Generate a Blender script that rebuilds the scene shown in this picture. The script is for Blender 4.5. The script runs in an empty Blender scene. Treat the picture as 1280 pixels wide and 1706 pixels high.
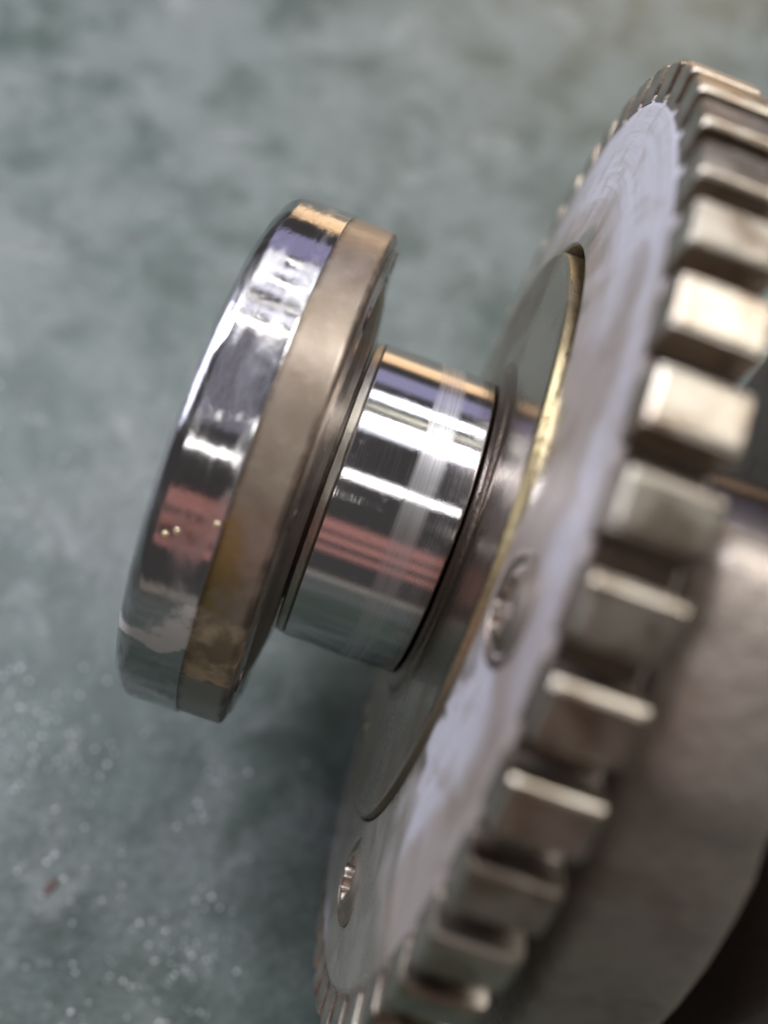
import bpy, bmesh, math, random
from mathutils import Matrix, Vector
import numpy as np

# ------------------------------------------------------------------ scale
U = 0.0275                    # radius of the journal in metres; shapes below are written in this unit
TILT = math.radians(30)       # the camera looks down at 60 degrees
H = 3.02                      # shaft axis above the floor (the gear stands on the floor)
RX = Matrix.Rotation(TILT, 4, 'X')
def to_world(p):
    return RX @ Vector((p[0]*U, p[1]*U, p[2]*U)) + Vector((0, 0, H*U))

scene = bpy.context.scene
COL = scene.collection

# ------------------------------------------------------------------ camera
cam_data = bpy.data.cameras.new('camera')
cam = bpy.data.objects.new('camera', cam_data); COL.objects.link(cam)
XC, D = 0.056468, 5.915774
FPX = 1499.73               # focal length in pixels of a 1280 px wide picture
right = Vector((0.939440382, 0.339640829, 0.045780729))
down = Vector((0.338946302, -0.940538965, 0.022402225))
fwd = Vector((0.050667269, -0.005528346, -0.998700288))
rot = RX.to_3x3() @ Matrix((right, -down, -fwd)).transposed()
cam.matrix_world = Matrix.Translation(to_world((XC, 0, D))) @ rot.to_4x4()
cam_data.sensor_fit = 'HORIZONTAL'
cam_data.sensor_width = 36.0
cam_data.lens = 36.0*FPX/1280.0
cam_data.clip_start = 0.005
cam_data.clip_end = 60
cam_data.dof.use_dof = True
cam_data.dof.focus_distance = 4.98*U
cam_data.dof.aperture_fstop = (cam_data.lens/1000.0)/(0.185*U)
scene.camera = cam

# ------------------------------------------------------------------ world: dim even light of a workshop
world = bpy.data.worlds.new('World'); scene.world = world
world.use_nodes = True
bg = world.node_tree.nodes['Background']
bg.inputs[0].default_value = (1.0, 0.96, 0.95, 1)
bg.inputs[1].default_value = 0.065

# ------------------------------------------------------------------ lamps: strip lights of the workshop, with added fill and reflection lights
def lamp(name, phi0, phi1, x0, x1, L, color, radiance, r=1.0, skew=0.0):
    """strip lamp that mirrors in the shaft between the angles phi0 and phi1 (round the axis, from the camera)"""
    def alpha(phi):
        p = math.radians(phi)
        d = math.atan2(-r*math.sin(p), D - r*math.cos(p))
        return 2*p - d
    a0, a1 = alpha(phi0), alpha(phi1)
    a = (a0+a1)/2
    w = 2*L*math.tan(abs(a1-a0)/2)
    ld = bpy.data.lights.new(name, 'AREA')
    ld.shape = 'RECTANGLE'
    ld.size = (x1-x0)*U; ld.size_y = w*U
    ld.color = color
    ld.energy = radiance*math.pi*ld.size*ld.size_y
    o = bpy.data.objects.new(name, ld); COL.objects.link(o)
    c = Vector(((x0+x1)/2, L*math.sin(a), L*math.cos(a)))
    z = Vector((0, c.y, c.z)).normalized()
    x = Vector((1, 0, 0)); y = z.cross(x)
    m = RX.to_3x3() @ Matrix((x, y, z)).transposed() @ Matrix.Rotation(math.radians(skew), 3, 'Z')
    o.matrix_world = Matrix.Translation(to_world(c)) @ m.to_4x4()
    return o
WHITE = (1.0, 0.985, 0.96); COOL = (0.88, 0.90, 1.0); WARM = (1.0, 0.66, 0.36); PINK = (1.0, 0.42, 0.36)
lamp('strip_lamp', 23.8, 26.6, -1.5, 11, 60, WHITE, 26)
lamp('fill_lamp', 22, 27, 18, 58, 60, WHITE, 17)  # added fill light, kept out of the mirror reflections
lamp('fill_lamp', 20, 26, -62, -24, 60, COOL, 34)  # added fill from the left, unseen in the polished surfaces
lamp('strip_lamp', 21.7, 22.2, -1.5, 11, 60, COOL, 10)
lamp('strip_lamp', 30.0, 30.5, -1, 9, 60, (1, .98, .8), 5)
lamp('strip_lamp', 34.0, 36.2, -1.5, 10, 60, COOL, 12)
lamp('strip_lamp', 5.4, 6.4, -1.4, 7.2, 60, WHITE, 18)
for a, b, k in ((21.3, 22.0, 12), (23.6, 25.2, 2.2), (26.2, 26.6, 5), (28.4, 30.2, 2.0), (31.0, 31.5, 12), (33.0, 35.2, 2.6), (36.8, 37.3, 8)):
    lamp('strip_lamp', a, b, -17, -5.5, 60, WHITE if k > 4 else COOL, k, 1.65)
lamp('strip_lamp', -1.3, -0.5, -13.5, -6.5, 60, WHITE, 14, 1.65)
lamp('soft_lamp', 3, 20, -17, -6, 60, (0.80, 0.80, 1.0), 0.34, 1.65)
lamp('soft_lamp', 41, 48, -18, 14, 50, (0.62, 0.6, 1.0), 0.55)
lamp('added_warm_light', 53, 60, -4, 6, 20, WARM, 1.5)  # added light in place of a warm wall mirrored in the journal
for a, b, x0, x1, sk, k in ((-12.4, -9.0, -15, 9.0, -2.0, .40), (-16.0, -13.9, -17, 12, 0.8, .46), (-19.6, -18.0, -16, 13, 2.5, .44)):
    lamp('added_warm_light', a, b, x0, x1, 42, PINK, k, 1.0, sk)  # added pink lights in place of the photographer's fingers mirrored in the steel
lamp('soft_lamp', -29.6, -27.4, -14, 10, 30, (1, .90, .80), 0.22)

def panel(name, pos, size, color, radiance, target=(0, 0, 0)):
    ld = bpy.data.lights.new(name, 'AREA'); ld.shape = 'RECTANGLE'
    ld.size, ld.size_y = size[0]*U, size[1]*U
    ld.color = color; ld.energy = radiance*math.pi*ld.size*ld.size_y
    o = bpy.data.objects.new(name, ld); COL.objects.link(o)
    a, b = to_world(pos), to_world(target)
    o.matrix_world = Matrix.Translation(a) @ (a-b).to_track_quat('Z', 'Y').to_matrix().to_4x4()
panel('window_light', (-62, 26, 16), (44, 30), (0.80, 0.83, 1.0), 5.0, (1, 0, 0))

vs = scene.view_settings
vs.view_transform = 'Standard'; vs.look = 'None'; vs.gamma = 1.0; vs.exposure = 0.2
vs.use_curve_mapping = False
scene.cycles.use_denoising = True
scene.cycles.sample_clamp_indirect = 6.0
scene.cycles.max_bounces = 8
scene.cycles.glossy_bounces = 5

# ------------------------------------------------------------------ node helpers
class NT:
    def __init__(self, name):
        self.m = bpy.data.materials.new(name); self.m.use_nodes = True
        self.t = self.m.node_tree; self.n = self.t.nodes; self.l = self.t.links
        self.b = self.n['Principled BSDF']
        self.m.diffuse_color = (.5, .5, .5, 1)
    def set(self, node, k, v):
        if hasattr(v, 'is_output'): self.l.new(v, node.inputs[k])
        else: node.inputs[k].default_value = v
    def p(self, **kw):
        for k, v in kw.items():
            self.set(self.b, {'color': 'Base Color', 'rough': 'Roughness', 'metal': 'Metallic', 'normal': 'Normal', 'spec': 'Specular IOR Level',
                              'coat': 'Coat Weight', 'coatrough': 'Coat Roughness', 'aniso': 'Anisotropic'}[k], v)
    def coord(self, out='Object'):
        return self.n.new('ShaderNodeTexCoord').outputs[out]
    def units(self):                                  # object coordinates in journal radii
        s = self.n.new('ShaderNodeVectorMath'); s.operation = 'SCALE'
        self.l.new(self.coord(), s.inputs[0]); s.inputs['Scale'].default_value = 1/U
        return s.outputs[0]
    def math(self, op, a, b=0.0, c=0.0, clamp=False):
        m = self.n.new('ShaderNodeMath'); m.operation = op; m.use_clamp = clamp
        for i, v in enumerate((a, b, c)): self.set(m, i, v)
        return m.outputs[0]
    def sep(self, v):
        s = self.n.new('ShaderNodeSeparateXYZ'); self.l.new(v, s.inputs[0]); return s.outputs
    def comb(self, x, y, z):
        s = self.n.new('ShaderNodeCombineXYZ')
        for i, v in enumerate((x, y, z)): self.set(s, i, v)
        return s.outputs[0]
    def noise(self, vec, scale, detail=3.0, rough=.55, dist=0.0):
        n = self.n.new('ShaderNodeTexNoise'); self.l.new(vec, n.inputs['Vector'])
        n.inputs['Scale'].default_value = scale; n.inputs['Detail'].default_value = detail
        n.inputs['Roughness'].default_value = rough; n.inputs['Distortion'].default_value = dist
        return n.outputs['Fac']
    def step(self, v, a, b, lo=0.0, hi=1.0):
        m = self.n.new('ShaderNodeMapRange'); m.interpolation_type = 'SMOOTHSTEP'
        self.set(m, 0, v); self.set(m, 1, a); self.set(m, 2, b); self.set(m, 3, lo); self.set(m, 4, hi)
        return m.outputs[0]
    def lin(self, v, a, b, lo=0.0, hi=1.0):
        m = self.n.new('ShaderNodeMapRange')
        self.set(m, 0, v); self.set(m, 1, a); self.set(m, 2, b); self.set(m, 3, lo); self.set(m, 4, hi)
        return m.outputs[0]
    def mix(self, f, a, b):
        m = self.n.new('ShaderNodeMix'); m.data_type = 'RGBA'
        self.set(m, 0, f)
        for i, v in ((6, a), (7, b)):
            if not hasattr(v, 'is_output') and len(v) == 3: v = (*v, 1)
            self.set(m, i, v)
        return m.outputs[2]
    def bump(self, h, strength, dist, normal=None):
        b = self.n.new('ShaderNodeBump'); b.inputs['Strength'].default_value = strength
        b.inputs['Distance'].default_value = dist; self.set(b, 'Height', h)
        if normal is not None: self.l.new(normal, b.inputs['Normal'])
        return b.outputs[0]
    def polar(self):
        """x along the shaft, angle in degrees from the camera side (up is positive), radius"""
        x, y, z = self.sep(self.units())
        ang = self.math('MULTIPLY', self.math('ARCTAN2', y, z), 180/math.pi)
        r = self.math('SQRT', self.math('ADD', self.math('MULTIPLY', y, y), self.math('MULTIPLY', z, z)))
        return x, y, z, ang, r
    def rnd(self):
        return self.n.new('ShaderNodeObjectInfo').outputs['Random']

# ------------------------------------------------------------------ materials
def mat_journal():
    t = NT('polished_journal_steel')
    x, y, z, ang, r = t.polar()
    v = t.comb(x, y, z)
    streak = t.noise(t.comb(t.math('MULTIPLY', x, 70.0), t.math('MULTIPLY', y, .55), t.math('MULTIPLY', z, .55)), 1.0, 4, .7)
    fine = t.noise(t.comb(t.math('MULTIPLY', x, 240.0), t.math('MULTIPLY', y, 1.6), t.math('MULTIPLY', z, 1.6)), 1.0, 3, .7)
    wob = t.math('MULTIPLY_ADD', t.noise(v, 1.1, 2), .08, -.04)
    xx = t.math('ADD', x, wob)
    band = t.math('MULTIPLY', t.step(xx, .37, .41), t.step(xx, .565, .51))
    wear = t.math('MULTIPLY', band, t.step(streak, .30, .66, .60, 1.0), clamp=True)
    thin = t.math('MULTIPLY', t.step(fine, .56, .72), .40)
    rag = t.noise(v, 9.0, 5, .7)
    smear = t.math('MULTIPLY', t.step(rag, .56, .72), .10)
    tot = t.math('ADD', t.math('ADD', wear, t.math('MULTIPLY', thin, .5)), smear, clamp=True)
    t.p(metal=1.0, color=(.555, .54, .545, 1), rough=t.math('MULTIPLY_ADD', smear, 1.4, .062))
    grain = t.noise(v, 120.0, 3, .7)
    hgt = t.math('ADD', t.math('MULTIPLY', streak, .3), t.math('ADD', t.math('MULTIPLY', fine, .22), t.math('MULTIPLY', grain, .30)))
    nb = t.bump(hgt, .24, U*.004)
    t.l.new(nb, t.b.inputs['Normal'])
    s2 = t.n.new('ShaderNodeBsdfPrincipled')            # scored metal scatters beside the mirror
    s2.inputs['Metallic'].default_value = 1.0; s2.inputs['Base Color'].default_value = (.70, .69, .70, 1); s2.inputs['Roughness'].default_value = .40
    t.l.new(nb, s2.inputs['Normal'])
    mx = t.n.new('ShaderNodeMixShader')
    t.l.new(t.math('MULTIPLY', tot, .56, clamp=True), mx.inputs[0]); t.l.new(t.b.outputs[0], mx.inputs[1]); t.l.new(s2.outputs[0], mx.inputs[2])
    t.l.new(mx.outputs[0], t.n['Material Output'].inputs['Surface'])
    return t.m

def mat_band():
    t = NT('polished_seal_band_steel')
    x, y, z, ang, r = t.polar()
    v = t.comb(x, y, z)
    streak = t.noise(t.comb(t.math('MULTIPLY', x, 22.0), t.math('MULTIPLY', y, .8), t.math('MULTIPLY', z, .8)), 1.0, 5, .65)
    smear = t.noise(t.comb(t.math('MULTIPLY', x, 3.0), t.math('MULTIPLY', y, 1.3), t.math('MULTIPLY', z, 1.3)), 1.4, 6, .62, 1.2)
    rub = t.step(smear, .44, .66)
    dirt = t.step(t.noise(v, 2.4, 6, .65, .6), .56, .72)
    col = t.mix(rub, (.48, .46, .47), (.66, .65, .66))
    col = t.mix(t.math('MULTIPLY', dirt, .55), col, (.30, .25, .21))
    # oil line near the underside
    edge = t.math('ADD', ang, t.math('MULTIPLY_ADD', t.noise(v, 3.4, 4), 40.0, -20.0))
    film = t.math('MULTIPLY', t.step(edge, -41, -39.5), t.step(edge, -31, -35.5))
    col = t.mix(t.math('MULTIPLY', film, .85), col, (.72, .67, .62))
    rough = t.math('ADD', t.math('MULTIPLY_ADD', rub, .17, .085), t.math('MULTIPLY', film, .3))
    t.p(metal=t.math('MULTIPLY_ADD', film, -.55, 1.0), color=col, rough=rough)
    n1 = t.bump(t.math('ADD', t.math('MULTIPLY', streak, .5), t.math('MULTIPLY', smear, 1.2)), .16, U*.02)
    t.l.new(n1, t.b.inputs['Normal'])
    return t.m

def mat_tan():
    t = NT('varnish_stained_steel')
    x, y, z, ang, r = t.polar()
    v = t.comb(x, y, z)
    n1 = t.noise(v, 2.2, 5, .6, .4); n2 = t.noise(v, 9.0, 5, .65)
    col = t.mix(t.step(n1, .35, .68), (.215, .165, .120), (.29, .235, .180))
    col = t.mix(t.math('MULTIPLY', t.step(n2, .50, .72), .25), col, (.40, .335, .27))
    wob = t.math('MULTIPLY_ADD', t.noise(v, 3.2, 4, .6), 22.0, -11.0)
    a = t.math('ADD', ang, wob)
    # amber varnish run
    amber = t.math('MULTIPLY', t.step(a, -30, -27), t.step(a, -9, -12))
    amber = t.math('MULTIPLY', amber, t.step(t.math('MULTIPLY_ADD', t.noise(v, 4.0, 3), .5, x), -.02, -.16))
    col = t.mix(t.math('MULTIPLY', amber, .8), col, (.235, .165, .050))
    # crusted deposit with a clear lower edge
    crust = t.math('MULTIPLY', t.step(a, -27, -31), t.step(t.math('ADD', ang, t.math('MULTIPLY_ADD', t.noise(v, 14, 3), 5.0, -2.5)), -47.2, -46.2))
    cr = t.noise(v, 5.5, 5, .6)
    col = t.mix(crust, col, t.mix(t.step(cr, .38, .62), (.20, .15, .09), (.46, .37, .235)))
    bare = t.step(ang, -46.3, -47.6)
    col = t.mix(bare, col, (.30, .28, .25))
    grime = t.math('MULTIPLY', t.math('MAXIMUM', t.step(x, -.385, -.425), t.step(x, -.205, -.165)), t.step(t.noise(v, 6, 4, .65), .36, .60))
    col = t.mix(t.math('MULTIPLY', grime, .75), col, (.085, .065, .05))
    rough = t.math('ADD', t.math('MULTIPLY_ADD', crust, .26, .37), t.math('MULTIPLY', amber, -.12))
    t.p(metal=t.math('MULTIPLY_ADD', crust, -.45, .62), color=col, rough=rough, coat=t.math('MULTIPLY', t.step(n1, .40, .60), .35), coatrough=.16)
    turn = t.noise(t.comb(t.math('MULTIPLY', x, 60.0), t.math('MULTIPLY', y, .7), t.math('MULTIPLY', z, .7)), 1.0, 4, .7)
    nb = t.bump(turn, .22, U*.006)
    t.l.new(t.bump(t.math('ADD', n2, t.math('MULTIPLY', crust, cr)), .12, U*.02, nb), t.b.inputs['Normal'])
    return t.m

def mat_steel(name, col, rough, bscale=18.0, bstr=.12, stain=(.3, .24, .18), amt=.5, metal=1.0):
    t = NT(name)
    v = t.units()
    off = t.n.new('ShaderNodeVectorMath'); off.operation = 'ADD'
    t.l.new(v, off.inputs[0]); t.l.new(t.comb(t.math('MULTIPLY', t.rnd(), 50.0), t.math('MULTIPLY', t.rnd(), 31.0), 0.0), off.inputs[1])
    v = off.outputs[0]
    n1 = t.noise(v, 1.7, 5, .62, .5); n2 = t.noise(v, bscale, 4, .65)
    m = t.step(n1, .48, .68)
    t.p(metal=metal, color=t.mix(t.math('MULTIPLY', m, amt), col, stain),
        rough=t.math('ADD', t.math('MULTIPLY_ADD', m, .10, rough), t.math('MULTIPLY_ADD', n2, .10, -.05)))
    t.l.new(t.bump(n2, bstr, U*.015), t.b.inputs['Normal'])
    return t.m

def mat_tooth():
    t = NT('gear_tooth_steel')
    x, y, z = t.sep(t.units())
    k = t.rnd()
    o = t.math('MULTIPLY', k, 60.0)
    v = t.comb(t.math('ADD', x, o), y, z)
    cut = t.noise(t.comb(t.math('MULTIPLY_ADD', x, 2.5, o), t.math('MULTIPLY', y, 55.0), t.math('MULTIPLY', z, 55.0)), 1.0, 4, .7)
    n1 = t.noise(v, 5.0, 5, .65, .5); n2 = t.noise(v, 22.0, 4, .65)
    oil = t.step(n1, .42, .64)
    col = t.mix(t.math('MULTIPLY_ADD', k, .5, 0.0), (.47, .425, .355), (.38, .325, .265))
    col = t.mix(t.math('MULTIPLY', oil, .7), col, (.23, .165, .115))
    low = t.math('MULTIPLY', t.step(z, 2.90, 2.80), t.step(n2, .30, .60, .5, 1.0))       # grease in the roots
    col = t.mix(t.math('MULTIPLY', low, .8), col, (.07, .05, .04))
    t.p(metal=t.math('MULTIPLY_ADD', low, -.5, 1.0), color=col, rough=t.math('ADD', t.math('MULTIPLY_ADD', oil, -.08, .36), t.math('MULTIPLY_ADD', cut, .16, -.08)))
    t.l.new(t.bump(t.math('ADD', cut, t.math('MULTIPLY', n2, .6)), .25, U*.012), t.b.inputs['Normal'])
    return t.m

def mat_plate():
    t = NT('oily_gear_plate_steel')
    x, y, z, ang, r = t.polar()
    v = t.comb(x, y, z)
    n1 = t.noise(v, 1.3, 3, .5, .5); n2 = t.noise(v, 3.4, 3, .5); n3 = t.noise(v, 26, 4, .7)
    # oil wets the middle and the lower part of the plate; elsewhere pale reflected light is painted on dry, dull brown-grey steel
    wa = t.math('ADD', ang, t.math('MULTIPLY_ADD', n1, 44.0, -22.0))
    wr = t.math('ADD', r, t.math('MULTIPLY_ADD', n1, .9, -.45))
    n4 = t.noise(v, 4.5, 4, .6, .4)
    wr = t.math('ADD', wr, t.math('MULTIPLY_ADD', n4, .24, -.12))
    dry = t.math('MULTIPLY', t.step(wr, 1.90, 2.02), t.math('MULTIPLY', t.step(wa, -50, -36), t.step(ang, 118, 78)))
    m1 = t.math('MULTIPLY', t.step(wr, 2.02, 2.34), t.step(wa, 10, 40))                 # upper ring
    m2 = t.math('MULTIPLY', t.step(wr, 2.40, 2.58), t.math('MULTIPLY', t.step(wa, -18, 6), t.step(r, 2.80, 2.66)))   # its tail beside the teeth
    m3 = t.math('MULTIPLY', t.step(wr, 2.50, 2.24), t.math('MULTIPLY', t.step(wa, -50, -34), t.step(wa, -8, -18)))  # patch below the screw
    far = t.math('MULTIPLY', t.step(r, 2.66, 2.70), t.math('MULTIPLY', t.step(ang, -82, -94), t.step(ang, -150, -120)))  # grazing reflection painted along the far rim
    painted_sheen = t.math('MAXIMUM', t.math('MAXIMUM', m1, m2), m3)
    painted_sheen = t.math('MULTIPLY', painted_sheen, t.math('MULTIPLY_ADD', t.step(n4, .52, .68), -.65, 1.0))
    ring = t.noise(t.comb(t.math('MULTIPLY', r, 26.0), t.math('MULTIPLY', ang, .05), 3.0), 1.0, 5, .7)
    painted_sheen = t.math('MULTIPLY', painted_sheen, t.step(ring, .25, .62, .45, 1.0))
    painted_sheen = t.math('MAXIMUM', t.math('MULTIPLY', painted_sheen, dry), far)
    dry = t.math('MAXIMUM', dry, far)  # far rim joined here only for its painted reflection
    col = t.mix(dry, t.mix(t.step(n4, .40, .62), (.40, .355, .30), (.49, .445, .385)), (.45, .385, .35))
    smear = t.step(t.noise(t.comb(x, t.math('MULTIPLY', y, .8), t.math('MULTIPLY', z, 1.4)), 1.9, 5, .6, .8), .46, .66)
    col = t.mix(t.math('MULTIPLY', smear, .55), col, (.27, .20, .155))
    col = t.mix(t.math('MULTIPLY', painted_sheen, .80), col, (.68, .67, .745))
    t.p(metal=t.math('ADD', t.math('MULTIPLY_ADD', painted_sheen, -.15, .78), t.math('MULTIPLY', dry, -.30)), color=col,
        rough=t.math('ADD', t.math('MULTIPLY_ADD', dry, .16, .27), t.math('MULTIPLY_ADD', n4, .16, -.06)))
    turn = t.noise(t.comb(t.math('MULTIPLY', r, 60.0), t.math('MULTIPLY', ang, .02), 0.0), 1.0, 4, .7)
    nb = t.bump(n2, .10, U*.06)
    nb = t.bump(t.math('ADD', turn, t.math('MULTIPLY', n3, .5)), .14, U*.008, nb)
    t.l.new(nb, t.b.inputs['Normal'])
    return t.m

fwd_w = RX.to_3x3() @ fwd; right_w = RX.to_3x3() @ right; down_w = RX.to_3x3() @ down
cpos = to_world((XC, 0, D))
def floor_at(u, v):
    d = fwd_w*FPX + right_w*(u-640) + down_w*(v-853)
    t = -cpos.z/d.z
    return cpos + d*t

def mat_brass():
    t = NT('gold_tinted_edge_steel')
    x, y, z, ang, r = t.polar()
    v = t.comb(x, y, z)
    n = t.noise(v, 2.2, 5, .65, .5); n2 = t.noise(v, 24, 4, .65)
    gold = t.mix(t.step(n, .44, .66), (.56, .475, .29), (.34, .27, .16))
    low = t.step(t.math('ADD', ang, t.math('MULTIPLY_ADD', n, 40.0, -20.0)), 0, -34)     # the lower part is dark brown
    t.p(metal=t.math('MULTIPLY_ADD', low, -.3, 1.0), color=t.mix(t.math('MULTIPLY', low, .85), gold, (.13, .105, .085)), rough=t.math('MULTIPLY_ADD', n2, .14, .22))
    t.l.new(t.bump(n2, .35, U*.015), t.b.inputs['Normal'])
    return t.m

def mat_hub():
    t = NT('oily_hub_steel')
    x, y, z, ang, r = t.polar()
    v = t.comb(x, y, z)
    turn = t.noise(t.comb(t.math('MULTIPLY', r, 46.0), t.math('MULTIPLY', ang, .03), 0.0), 1.0, 4, .7)
    n1 = t.noise(v, 1.6, 3, .5); n2 = t.noise(v, 6.0, 4, .6)
    stain = t.step(n1, .36, .66)
    t.p(metal=1.0, color=t.mix(stain, (.44, .37, .30), (.25, .19, .145)), rough=t.math('ADD', t.math('MULTIPLY_ADD', stain, .14, .24), t.math('MULTIPLY_ADD', turn, .12, -.06)))
    nb = t.bump(t.math('ADD', turn, t.math('MULTIPLY', n2, .3)), .14, U*.008)
    t.l.new(nb, t.b.inputs['Normal'])
    return t.m

def mat_floor():
    t = NT('worn_green_floor_paint')
    v = t.coord()
    big = t.noise(v, 16, 5, .6, .5); mid = t.noise(v, 55, 6, .65, .4); sml = t.noise(v, 420, 5, .7); fine = t.noise(v, 1500, 3, .7)
    # swept paint shows its dark green; patches out of view paint the photographer's shadow
    clean_and_shadow = None
    warp = t.n.new('ShaderNodeTexNoise'); t.l.new(v, warp.inputs['Vector']); warp.inputs['Scale'].default_value = 30; warp.inputs['Detail'].default_value = 5
    wv = t.n.new('ShaderNodeVectorMath'); wv.operation = 'MULTIPLY_ADD'
    t.l.new(warp.outputs['Color'], wv.inputs[0]); wv.inputs[1].default_value = (.05, .05, 0); t.l.new(v, wv.inputs[2])
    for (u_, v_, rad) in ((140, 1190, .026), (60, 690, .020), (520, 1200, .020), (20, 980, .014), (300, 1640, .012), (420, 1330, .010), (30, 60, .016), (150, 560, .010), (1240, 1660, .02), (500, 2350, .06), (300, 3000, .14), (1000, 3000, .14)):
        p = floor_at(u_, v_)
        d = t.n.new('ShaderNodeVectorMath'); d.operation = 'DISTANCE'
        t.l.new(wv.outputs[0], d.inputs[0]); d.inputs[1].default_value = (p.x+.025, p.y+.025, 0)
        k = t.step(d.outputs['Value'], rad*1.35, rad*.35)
        clean_and_shadow = k if clean_and_shadow is None else t.math('MAXIMUM', clean_and_shadow, k)
    fleck = t.noise(v, 150, 5, .7, .3)
    dust = t.step(t.math('ADD', t.math('MULTIPLY', big, .5), t.math('ADD', t.math('MULTIPLY', mid, .26), t.math('MULTIPLY', fleck, .24))), .38, .58)
    dust = t.math('MULTIPLY', dust, t.math('MULTIPLY_ADD', clean_and_shadow, -.95, 1.0))
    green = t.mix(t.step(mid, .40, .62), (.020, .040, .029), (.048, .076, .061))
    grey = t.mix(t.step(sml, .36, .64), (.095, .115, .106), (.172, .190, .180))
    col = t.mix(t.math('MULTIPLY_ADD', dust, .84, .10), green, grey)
    pale = t.step(t.noise(v, 38, 6, .7, .6), .54, .68)
    col = t.mix(t.math('MULTIPLY', pale, .45), col, (.25, .265, .255))
    spot = t.step(t.noise(v, 95, 3, .6), .64, .74)
    col = t.mix(t.math('MULTIPLY', spot, .55), col, (.045, .05, .05))
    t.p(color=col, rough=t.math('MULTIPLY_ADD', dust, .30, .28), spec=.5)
    nb = t.bump(t.math('ADD', sml, t.math('MULTIPLY', fine, .6)), .5, .0006)
    nb = t.bump(mid, .3, .002, nb)
    t.l.new(nb, t.b.inputs['Normal'])
    return t.m

def mat_plain(name, col, rough, metal=0.0):
    t = NT(name)
    n = t.noise(t.units(), 14, 4, .6)
    t.p(color=t.mix(n, tuple(c*.75 for c in col), tuple(min(1, c*1.2) for c in col)), rough=rough, metal=metal)
    return t.m

M = dict(
    journal=mat_journal(), band=mat_band(), tan=mat_tan(), plate=mat_plate(), floor=mat_floor(),
    face=mat_steel('ground_face_steel', (.34, .305, .27), .20, 10, .08, (.16, .125, .10), .6),
    flank=mat_steel('brown_flank_steel', (.27, .23, .19), .40, 26, .35, (.13, .10, .08), .7),
    collar=mat_steel('brown_collar_steel', (.25, .20, .16), .33, 34, .35, (.11, .085, .07), .7),
    root=mat_steel('dark_tooth_gap_steel', (.17, .125, .10), .34, 16, .2, (.09, .065, .055), .6),
    relief=mat_steel('bright_relief_steel', (.60, .57, .50), .30, 30, .2, (.35, .30, .22), .4),
    hub=mat_hub(),
    brass=mat_brass(),
    tooth=mat_tooth(),
    forged=mat_steel('forged_steel', (.42, .36, .31), .48, 11, 1.0, (.27, .22, .19), .6, .75),
    dark=mat_steel('dark_oily_steel', (.20, .165, .15), .45, 9, .8, (.07, .055, .05), .7),
    screw=mat_steel('screw_steel', (.35, .29, .24), .40, 12, .15, (.15, .115, .09), .6),
    glint_beads=mat_plain('pale_glint_bead', (.88, .90, .89), .2, .45),
    drop=mat_steel('amber_oil', (.80, .66, .42), .08, 4, .02, (.6, .48, .3), .4, .6),
    chip=mat_plain('red_brown_chip', (.11, .068, .058), .8),
)

# ------------------------------------------------------------------ mesh helpers
def finish(name, bm, mat, parent=None, sharp=32, smooth=True):
    bmesh.ops.remove_doubles(bm, verts=bm.verts, dist=1e-7)
    bmesh.ops.recalc_face_normals(bm, faces=bm.faces)
    lim = math.radians(sharp)
    for f in bm.faces: f.smooth = smooth
    for e in bm.edges:
        if len(e.link_faces) == 2 and e.calc_face_angle(0) > lim: e.smooth = False
    me = bpy.data.meshes.new(name); bm.to_mesh(me); bm.free()
    me.materials.append(mat)
    o = bpy.data.objects.new(name, me); COL.objects.link(o)
    if parent is not None: o.parent = parent
    return o

def lathe(profile, seg=240, closed=False):
    """profile of (x, r) or (x, function of the angle) turned about the shaft"""
    bm = bmesh.new(); rings = []
    full = []
    pairs = list(zip(profile, profile[1:])) + ([(profile[-1], profile[0])] if closed else [])
    for (xa, ra), (xb, rb) in pairs:                 # rings close to both ends keep the long faces flat
        full.append((xa, ra))
        fa = ra if callable(ra) else (lambda d, q=ra: q)
        fb = rb if callable(rb) else (lambda d, q=rb: q)
        ln = math.hypot(xb-xa, fb(0)-fa(0))
        if ln > .03:
            for k in (.004/ln, 1-.004/ln):
                full.append((xa+(xb-xa)*k, (lambda d, fa=fa, fb=fb, k=k: fa(d)+(fb(d)-fa(d))*k) if callable(ra) or callable(rb) else ra+(rb-ra)*k))
    if not closed: full.append(profile[-1])
    for x, r in full:
        ring = []
        for k in range(seg):
            a = 2*math.pi*k/seg
            rr = r(math.degrees(a if a < math.pi else a-2*math.pi)) if callable(r) else r
            ring.append(bm.verts.new((x*U, rr*math.sin(a)*U, rr*math.cos(a)*U)))
        rings.append(ring)
    pairs = list(zip(rings, rings[1:])) + ([(rings[-1], rings[0])] if closed else [])
    for p, q in pairs:
        for k in range(seg):
            bm.faces.new((p[k], p[(k+1) % seg], q[(k+1) % seg], q[k]))
    if not closed:
        for ring in (rings[0], rings[-1]): bm.faces.new(ring)
    return bm

def arc(cx, cr, rad, a0, a1, n=6):
    return [(cx+rad*math.cos(math.radians(a0+(a1-a0)*k/n)), cr+rad*math.sin(math.radians(a0+(a1-a0)*k/n))) for k in range(n+1)]

# ------------------------------------------------------------------ floor
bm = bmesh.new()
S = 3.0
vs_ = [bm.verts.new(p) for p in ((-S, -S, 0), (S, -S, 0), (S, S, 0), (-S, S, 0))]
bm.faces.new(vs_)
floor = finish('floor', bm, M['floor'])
floor['kind'] = 'structure'

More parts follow.
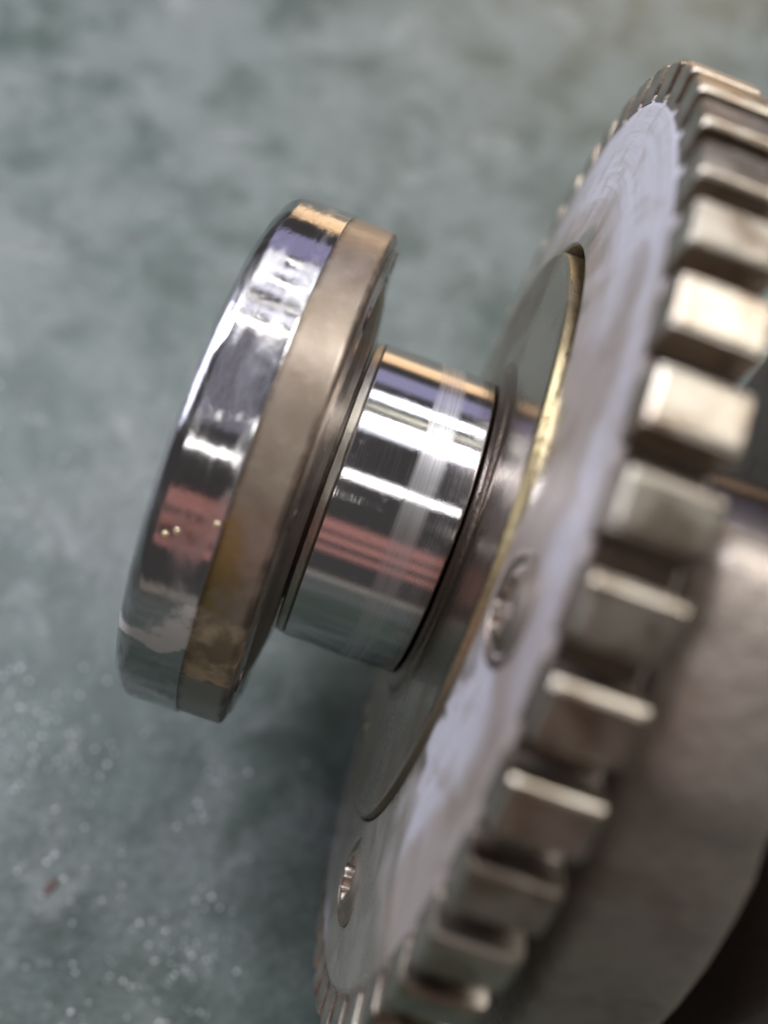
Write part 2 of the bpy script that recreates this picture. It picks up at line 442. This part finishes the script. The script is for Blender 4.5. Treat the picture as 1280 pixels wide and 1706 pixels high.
# ------------------------------------------------------------------ crankshaft
root = bpy.data.objects.new('crankshaft', None); COL.objects.link(root)
root.location = (1.1*U, 0, 0)
root.empty_display_size = .02
root['label'] = 'steel crankshaft end with round flange, scored shiny journal and large toothed wheel'
root['category'] = 'crankshaft'
def attach(o, parent=None):
    o.parent = parent or root
    if parent is None:
        o.location = (-1.1*U, 0, H*U); o.rotation_euler = (TILT, 0, 0)
    return o
def part(name, bm, mat, parent=None, label=None, sharp=32):
    o = attach(finish(name, bm, M[mat], sharp=sharp), parent)
    if label: o['label'] = label
    return o

# end flange: tan rim with its ground face, polished seal band as its sub-part
flange = part('end_flange', lathe([(-.45, 1.2), (-.45, 1.640), (-.190, 1.640)] + arc(-.190, 1.605, .035, 90, 10, 5) +
              [(-.150, 1.57)]), 'tan', label='brown varnish-stained rim of the end flange')
part('seal_band', lathe([(-.812, .4), (-.812, 1.50)] + arc(-.712, 1.555, .10, 180, 90, 10) + [(-.44, 1.655)] +
     arc(-.432, 1.647, .008, 90, 0, 3) + [(-.424, 1.2)]), 'band', flange, 'mirror-polished sealing band with rubbed smears')
part('inner_face', lathe([(-.20, 1.3), (-.149, 1.568), (-.133, 1.555), (-.128, 1.40), (-.135, 1.385), (-.18, 1.38), (-.18, 1.2)]), 'face', flange)
def bolt_hole(phi, r0, x):
    bm = bmesh.new(); n = 20; R_ = .058
    prof = [(.004, R_*1.25), (-.0015, R_*1.2), (.006, R_), (.05, R_*.95)]
    rings = [[bm.verts.new((q*U, rr*math.sin(2*math.pi*k/n)*U, rr*math.cos(2*math.pi*k/n)*U)) for k in range(n)] for q, rr in prof]
    rings = [[*r_] for r_ in rings]
    for p, q in zip(rings, rings[1:]):
        for k in range(n): bm.faces.new((p[k], p[(k+1) % n], q[(k+1) % n], q[k]))
    bm.faces.new(rings[-1])
    bmesh.ops.scale(bm, vec=(-1, 1, 1), verts=bm.verts)
    o = finish('bolt_hole', bm, M['dark']); o.parent = flange
    p = math.radians(phi)
    o.location = (x*U, r0*math.sin(p)*U, r0*math.cos(p)*U); o.rotation_euler = (-p, 0, 0)
for k in range(8): bolt_hole(-8 + 45*k, 1.475, -.1255)
part('flank', lathe([(-.20, 1.0), (-.185, 1.365), (-.13, 1.34), (-.100, 1.23), (-.082, 1.11), (-.074, 1.03), (-.085, .9)]), 'flank', flange)
# journal
part('journal', lathe([(-.002, .80), (-.002, .985)] + arc(.014, .986, .014, 180, 90, 4) + [(.25, 1.0), (.50, 1.0)] +
     arc(.715, .985, .015, 90, 0, 4) + [(.730, .80)]), 'journal', label='mirror-polished bearing journal with a scored band round it')
part('relief_ring', lathe([(-.056, .8), (-.054, .975), (-.046, .984), (-.006, .990), (-.003, .984), (-.003, .8)]), 'relief')
part('collar', lathe([(.722, .7), (.734, .93), (.742, .965), (.744, 1.02), (.748, 1.055), (.757, 1.085), (.768, 1.10), (.780, 1.108), (.790, 1.118), (.797, 1.14), (.8005, 1.17), (.81, 1.17)]), 'collar')

# hub flange the gear sits round
hub = part('hub_flange', lathe([(.805, .7), (.803, 1.02), (.800, 1.12), (.801, 1.85), (.806, 1.862), (.806, 1.6)]), 'hub',
           label='mirror-smooth oily hub face behind the journal')
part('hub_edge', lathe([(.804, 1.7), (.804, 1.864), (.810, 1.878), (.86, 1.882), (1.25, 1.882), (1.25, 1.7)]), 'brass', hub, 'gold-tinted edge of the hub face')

# gear wheel
def gap(deg):
    k = 0.0
    if 22 < deg < 84:
        q = (deg-22)/62.0
        k = .085*math.sin(math.pi*min(1, q**.75))**.6
    return 1.886 + k
RR = 2.80
gear_profile = [(1.24, gap), (.860, gap), (.846, lambda d: gap(d)+.012), (.872, 2.15), (.900, 2.50), (.914, 2.68), (.922, 2.75), (.938, RR-.012),
                (1.262, RR-.012), (1.29, RR-.03), (1.29, 2.0), (1.24, 1.95)]
gear = part('gear_wheel', lathe(gear_profile, 360, True), 'plate', label='large toothed wheel, dull ring with painted pale reflection round an oily middle')
part('rim', lathe([(.96, RR-.06), (.95, RR), (1.262, RR), (1.28, RR-.03), (1.27, RR-.06)], 360), 'root', gear, 'dark oily rim between the teeth')
NT_ = 49; PITCH = 2*math.pi/NT_
def tooth_mesh():
    bm = bmesh.new()
    # outline in (t, r): rounded trapezoid, tangent coordinate t
    root_w, tip_w, rt, rtip, b = .136, .108, RR-.03, 2.985, .012
    out = [(-root_w, rt), (-root_w+.02, RR+.02)]
    out += [(-tip_w-.012, rtip-b*1.5), (-tip_w+.001, rtip-b*.5), (-tip_w+b*.6, rtip-.006), (-tip_w+b*1.6, rtip)]
    out += [(-p, q) for p, q in reversed(out)]
    def ring(x, inset):
        vs = []
        for t, r in out:
            rr = r if r < RR+.01 else r-inset
            tt = t*(1-inset*1.2)
            vs.append(bm.verts.new((x*U, tt*U, rr*U)))
        return vs
    x0, x1 = .924, 1.295
    rings = [ring(x0, .026), ring(x0+.008, .010), ring(x0+.026, 0), ring(x0+.032, 0), ring(x1-.032, 0), ring(x1-.026, 0), ring(x1-.008, .010), ring(x1, .026)]
    n = len(out)
    for p, q in zip(rings, rings[1:]):
        for k in range(n):
            bm.faces.new((p[k], p[(k+1) % n], q[(k+1) % n], q[k]))
    bm.faces.new(rings[0]); bm.faces.new(list(reversed(rings[-1])))
    return bm
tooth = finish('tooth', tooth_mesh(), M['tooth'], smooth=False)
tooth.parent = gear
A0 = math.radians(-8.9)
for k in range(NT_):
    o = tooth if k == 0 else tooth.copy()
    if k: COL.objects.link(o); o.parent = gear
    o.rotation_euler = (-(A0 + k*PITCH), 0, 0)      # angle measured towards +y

# screws set in the gear plate: head with a six-lobed socket
def screw(phi, r0, xf, tag):
    seg = 48; R0 = .225
    bm = bmesh.new()
    prof = [(.05, R0+.035), (-.002, R0+.03), (-.012, R0+.005), (.012, R0-.012), (.008, R0-.03), (-.03, R0-.075), (-.034, R0-.10)]
    rings = []
    def star(s): return lambda a: s*(.106 + .020*math.cos(6*a))
    for x, r in prof + [(-.034, star(1.08)), (-.022, star(1.0)), (.09, star(.96)), (.10, star(.5))]:
        ring = []
        for k in range(seg*2):
            a = math.pi*k/seg
            rr = r(a) if callable(r) else r
            ring.append(bm.verts.new((x*U, rr*math.sin(a)*U, rr*math.cos(a)*U)))
        rings.append(ring)
    n = seg*2
    for p, q in zip(rings, rings[1:]):
        for k in range(n): bm.faces.new((p[k], p[(k+1) % n], q[(k+1) % n], q[k]))
    bm.faces.new(rings[-1])
    o = finish('screw', bm, M['screw'], sharp=35)
    o.parent = gear
    p = math.radians(phi)
    o.location = (xf*U, r0*math.sin(p)*U, r0*math.cos(p)*U)
    o.rotation_euler = (-p, .10, 0)
    sk = bmesh.new()
    bmesh.ops.create_circle(sk, cap_ends=True, segments=24, radius=.10*U)
    bmesh.ops.rotate(sk, verts=sk.verts, cent=(0, 0, 0), matrix=Matrix.Rotation(math.pi/2, 3, 'Y'))
    bmesh.ops.translate(sk, verts=sk.verts, vec=(.055*U, 0, 0))
    s = finish('socket_bottom', sk, M['dark']); s.parent = o
    s.matrix_parent_inverse = Matrix.Identity(4)
    return o
SCREWS = [screw(-70, 2.22, .872, 0), screw(-5.6, 2.24, .873, 0)]

# oil drops clinging to the metal
def oil_drop(parent, pos, normal, size):
    bm = bmesh.new()
    bmesh.ops.create_uvsphere(bm, u_segments=14, v_segments=8, radius=size*U)
    bmesh.ops.scale(bm, vec=(1.0, 1.25, .55), verts=bm.verts)
    o = finish('oil_drop', bm, M['drop'], sharp=80); o.parent = parent
    q = Vector(normal).to_track_quat('Z', 'Y')
    o.rotation_euler = q.to_euler(); o.location = Vector(pos)*U
for a, x in ((-16.8, -.671), (-15.6, -.621), (-12.2, -.452)):
    p = math.radians(a)
    oil_drop(flange, (x, 1.658*math.sin(p), 1.658*math.cos(p)), (0, math.sin(p), math.cos(p)), .014)
for a, r_ in ((-123, 1.80), (-110, 1.64)):
    p = math.radians(a)
    oil_drop(hub, (.798, r_*math.sin(p), r_*math.cos(p)), (-1, 0, 0), .028)

# counterweight beside the gear
def counterweight():
    bm = bmesh.new()
    pol = [(9, 2.0), (8.8, 2.52), (8.0, 2.65), (6.6, 2.73), (4.5, 2.76), (0, 2.77), (-6, 2.77), (-11, 2.765), (-14, 2.745), (-16, 2.70)]
    yz = [(r*math.sin(math.radians(a)), r*math.cos(math.radians(a))) for a, r in pol]
    yz += [(-.92, 2.52), (-1.15, 2.38), (-1.45, 2.19), (-1.75, 1.98), (-2.15, 1.67), (-2.55, 1.33), (-3.0, .90), (-3.4, .45), (-3.5, 0), (-2.2, -1.6), (-1.0, -2.4), (.4, -2.0), (1.0, -.6), (.9, .6), (.45, 1.2)]
    cy, cz = -.6, 1.0
    def prof(x, inset):
        vs = []
        for k, (y, z) in enumerate(yz):
            d = math.hypot(y-cy, z-cz)
            q = 1 - inset/d
            vs.append(bm.verts.new(((x + (.20*max(0, -y-.45) if x < 1.5 else .50*(1-math.exp(-max(0, -y-.4)/1.1))))*U, (cy+(y-cy)*q)*U, (cz+(z-cz)*q)*U)))
        return vs
    rings = [prof(1.37, .16), prof(1.385, .08), prof(1.43, .02), prof(1.48, 0), prof(1.80, 0), prof(1.87, .02), prof(1.93, .08), prof(1.95, .18)]
    n = len(yz)
    for p, q in zip(rings, rings[1:]):
        for k in range(n): bm.faces.new((p[k], p[(k+1) % n], q[(k+1) % n], q[k]))
    bm.faces.new(rings[0]); bm.faces.new(list(reversed(rings[-1])))
    return bm
part('counterweight', counterweight(), 'forged', label='rough forged counterweight beyond the toothed wheel', sharp=60)
part('shaft_core', lathe([(-.80, .3), (-.80, .78), (3.9, .78), (3.9, .3)], 96), 'dark')
part('far_journal', lathe([(1.90, .8), (1.90, .985)] + arc(1.92, .98, .02, 180, 90, 3) + arc(2.58, .98, .02, 90, 0, 3) + [(2.60, .8)]), 'journal',
     label='second polished journal glimpsed past the wheel')
def web():
    bm = bmesh.new()
    out = [(-.2, -1.6), (-1.6, -2.2), (-2.9, -1.5), (-3.1, -.2), (-2.4, 1.4), (-1.5, 2.2), (-.4, 2.45), (.3, 2.2), (.9, 1.75), (1.6, 1.6), (2.1, 1.0), (2.2, -.5), (1.4, -1.3), (.6, -1.4)]
    n = len(out)
    rings = [[bm.verts.new((x*U, y*q*U, z*q*U)) for y, z in out] for x, q in ((2.62, .93), (2.66, .98), (2.74, 1), (3.3, 1), (3.38, .96))]
    for p, q in zip(rings, rings[1:]):
        for k in range(n): bm.faces.new((p[k], p[(k+1) % n], q[(k+1) % n], q[k]))
    bm.faces.new(rings[0]); bm.faces.new(list(reversed(rings[-1])))
    return bm
part('web', web(), 'dark', sharp=50)

# ------------------------------------------------------------------ glint beads and chips on the floor
rng = random.Random(4)
bm = bmesh.new()
base = bmesh.new(); bmesh.ops.create_icosphere(base, subdivisions=1, radius=1.0)
bv = [v.co.copy() for v in base.verts]; bf = [[v.index for v in f.verts] for f in base.faces]; base.free()
def bead(x, y, r):
    sq = rng.uniform(.5, .9)
    ca, sa = math.cos(a_ := rng.uniform(0, 6.28)), math.sin(a_); st = rng.uniform(.35, 1.3)
    jit = [rng.uniform(.6, 1.25) for _ in bv]
    vs = [bm.verts.new((x+(c.x*ca-c.y*st*sa)*r*j, y+(c.x*sa+c.y*st*ca)*r*j, c.z*r*sq*j+r*sq*.3)) for c, j in zip(bv, jit)]
    for f in bf: bm.faces.new([vs[i] for i in f])
clusters = [(60, 1260, 60, 120), (150, 1420, 45, 40), (40, 1180, 45, 60), (330, 1230, 90, 60), (220, 1640, 90, 110), (330, 1600, 45, 60),
            (60, 640, 90, 40), (150, 720, 30, 5), (420, 1500, 160, 60), (500, 1150, 60, 10), (1210, 1690, 45, 40), (300, 150, 240, 40), (640, 250, 260, 40), (100, 900, 100, 40)]
for u, v, s, n in clusters + [(1215, 1670, 40, 60)]:
    for _ in range(n*3):
        p = floor_at(u+rng.gauss(0, s), v+rng.gauss(0, s))
        bead(p.x, p.y, .00007+.00046*rng.random()**5)
glint_beads = finish('glint_beads', bm, M['glint_beads'], sharp=80)  # pale beads added in place of glints of light on the floor
glint_beads['kind'] = 'stuff'; glint_beads['label'] = 'pale beads standing in for glints on the green floor'; glint_beads['category'] = 'glint_beads'

def chip(u, v, size, seed, label):
    r = random.Random(seed); bm = bmesh.new()
    n = 9; top = []; bot = []
    for k in range(n):
        a = 2*math.pi*k/n; q = size*r.uniform(.6, 1.1)
        x, y = q*1.5*math.cos(a), q*.6*math.sin(a)
        top.append(bm.verts.new((x*.85, y*.85, size*.30*r.uniform(.7, 1.2)))); bot.append(bm.verts.new((x, y, 0.0002)))
    bm.faces.new(top); bm.faces.new(list(reversed(bot)))
    for k in range(n): bm.faces.new((bot[k], bot[(k+1) % n], top[(k+1) % n], top[k]))
    o = finish('dirt_chip', bm, M['chip'])
    p = floor_at(u, v); o.location = (p.x, p.y, 0); o.rotation_euler = (0, 0, r.uniform(0, 3))
    o['label'] = label; o['category'] = 'chip'; o['group'] = 'red-brown chips on the floor'
chip(84, 1476, .0017, 2, 'red-brown chip on the grey floor at lower left')
chip(224, 398, .0012, 5, 'tiny red-brown speck on the floor above and left of the end flange')
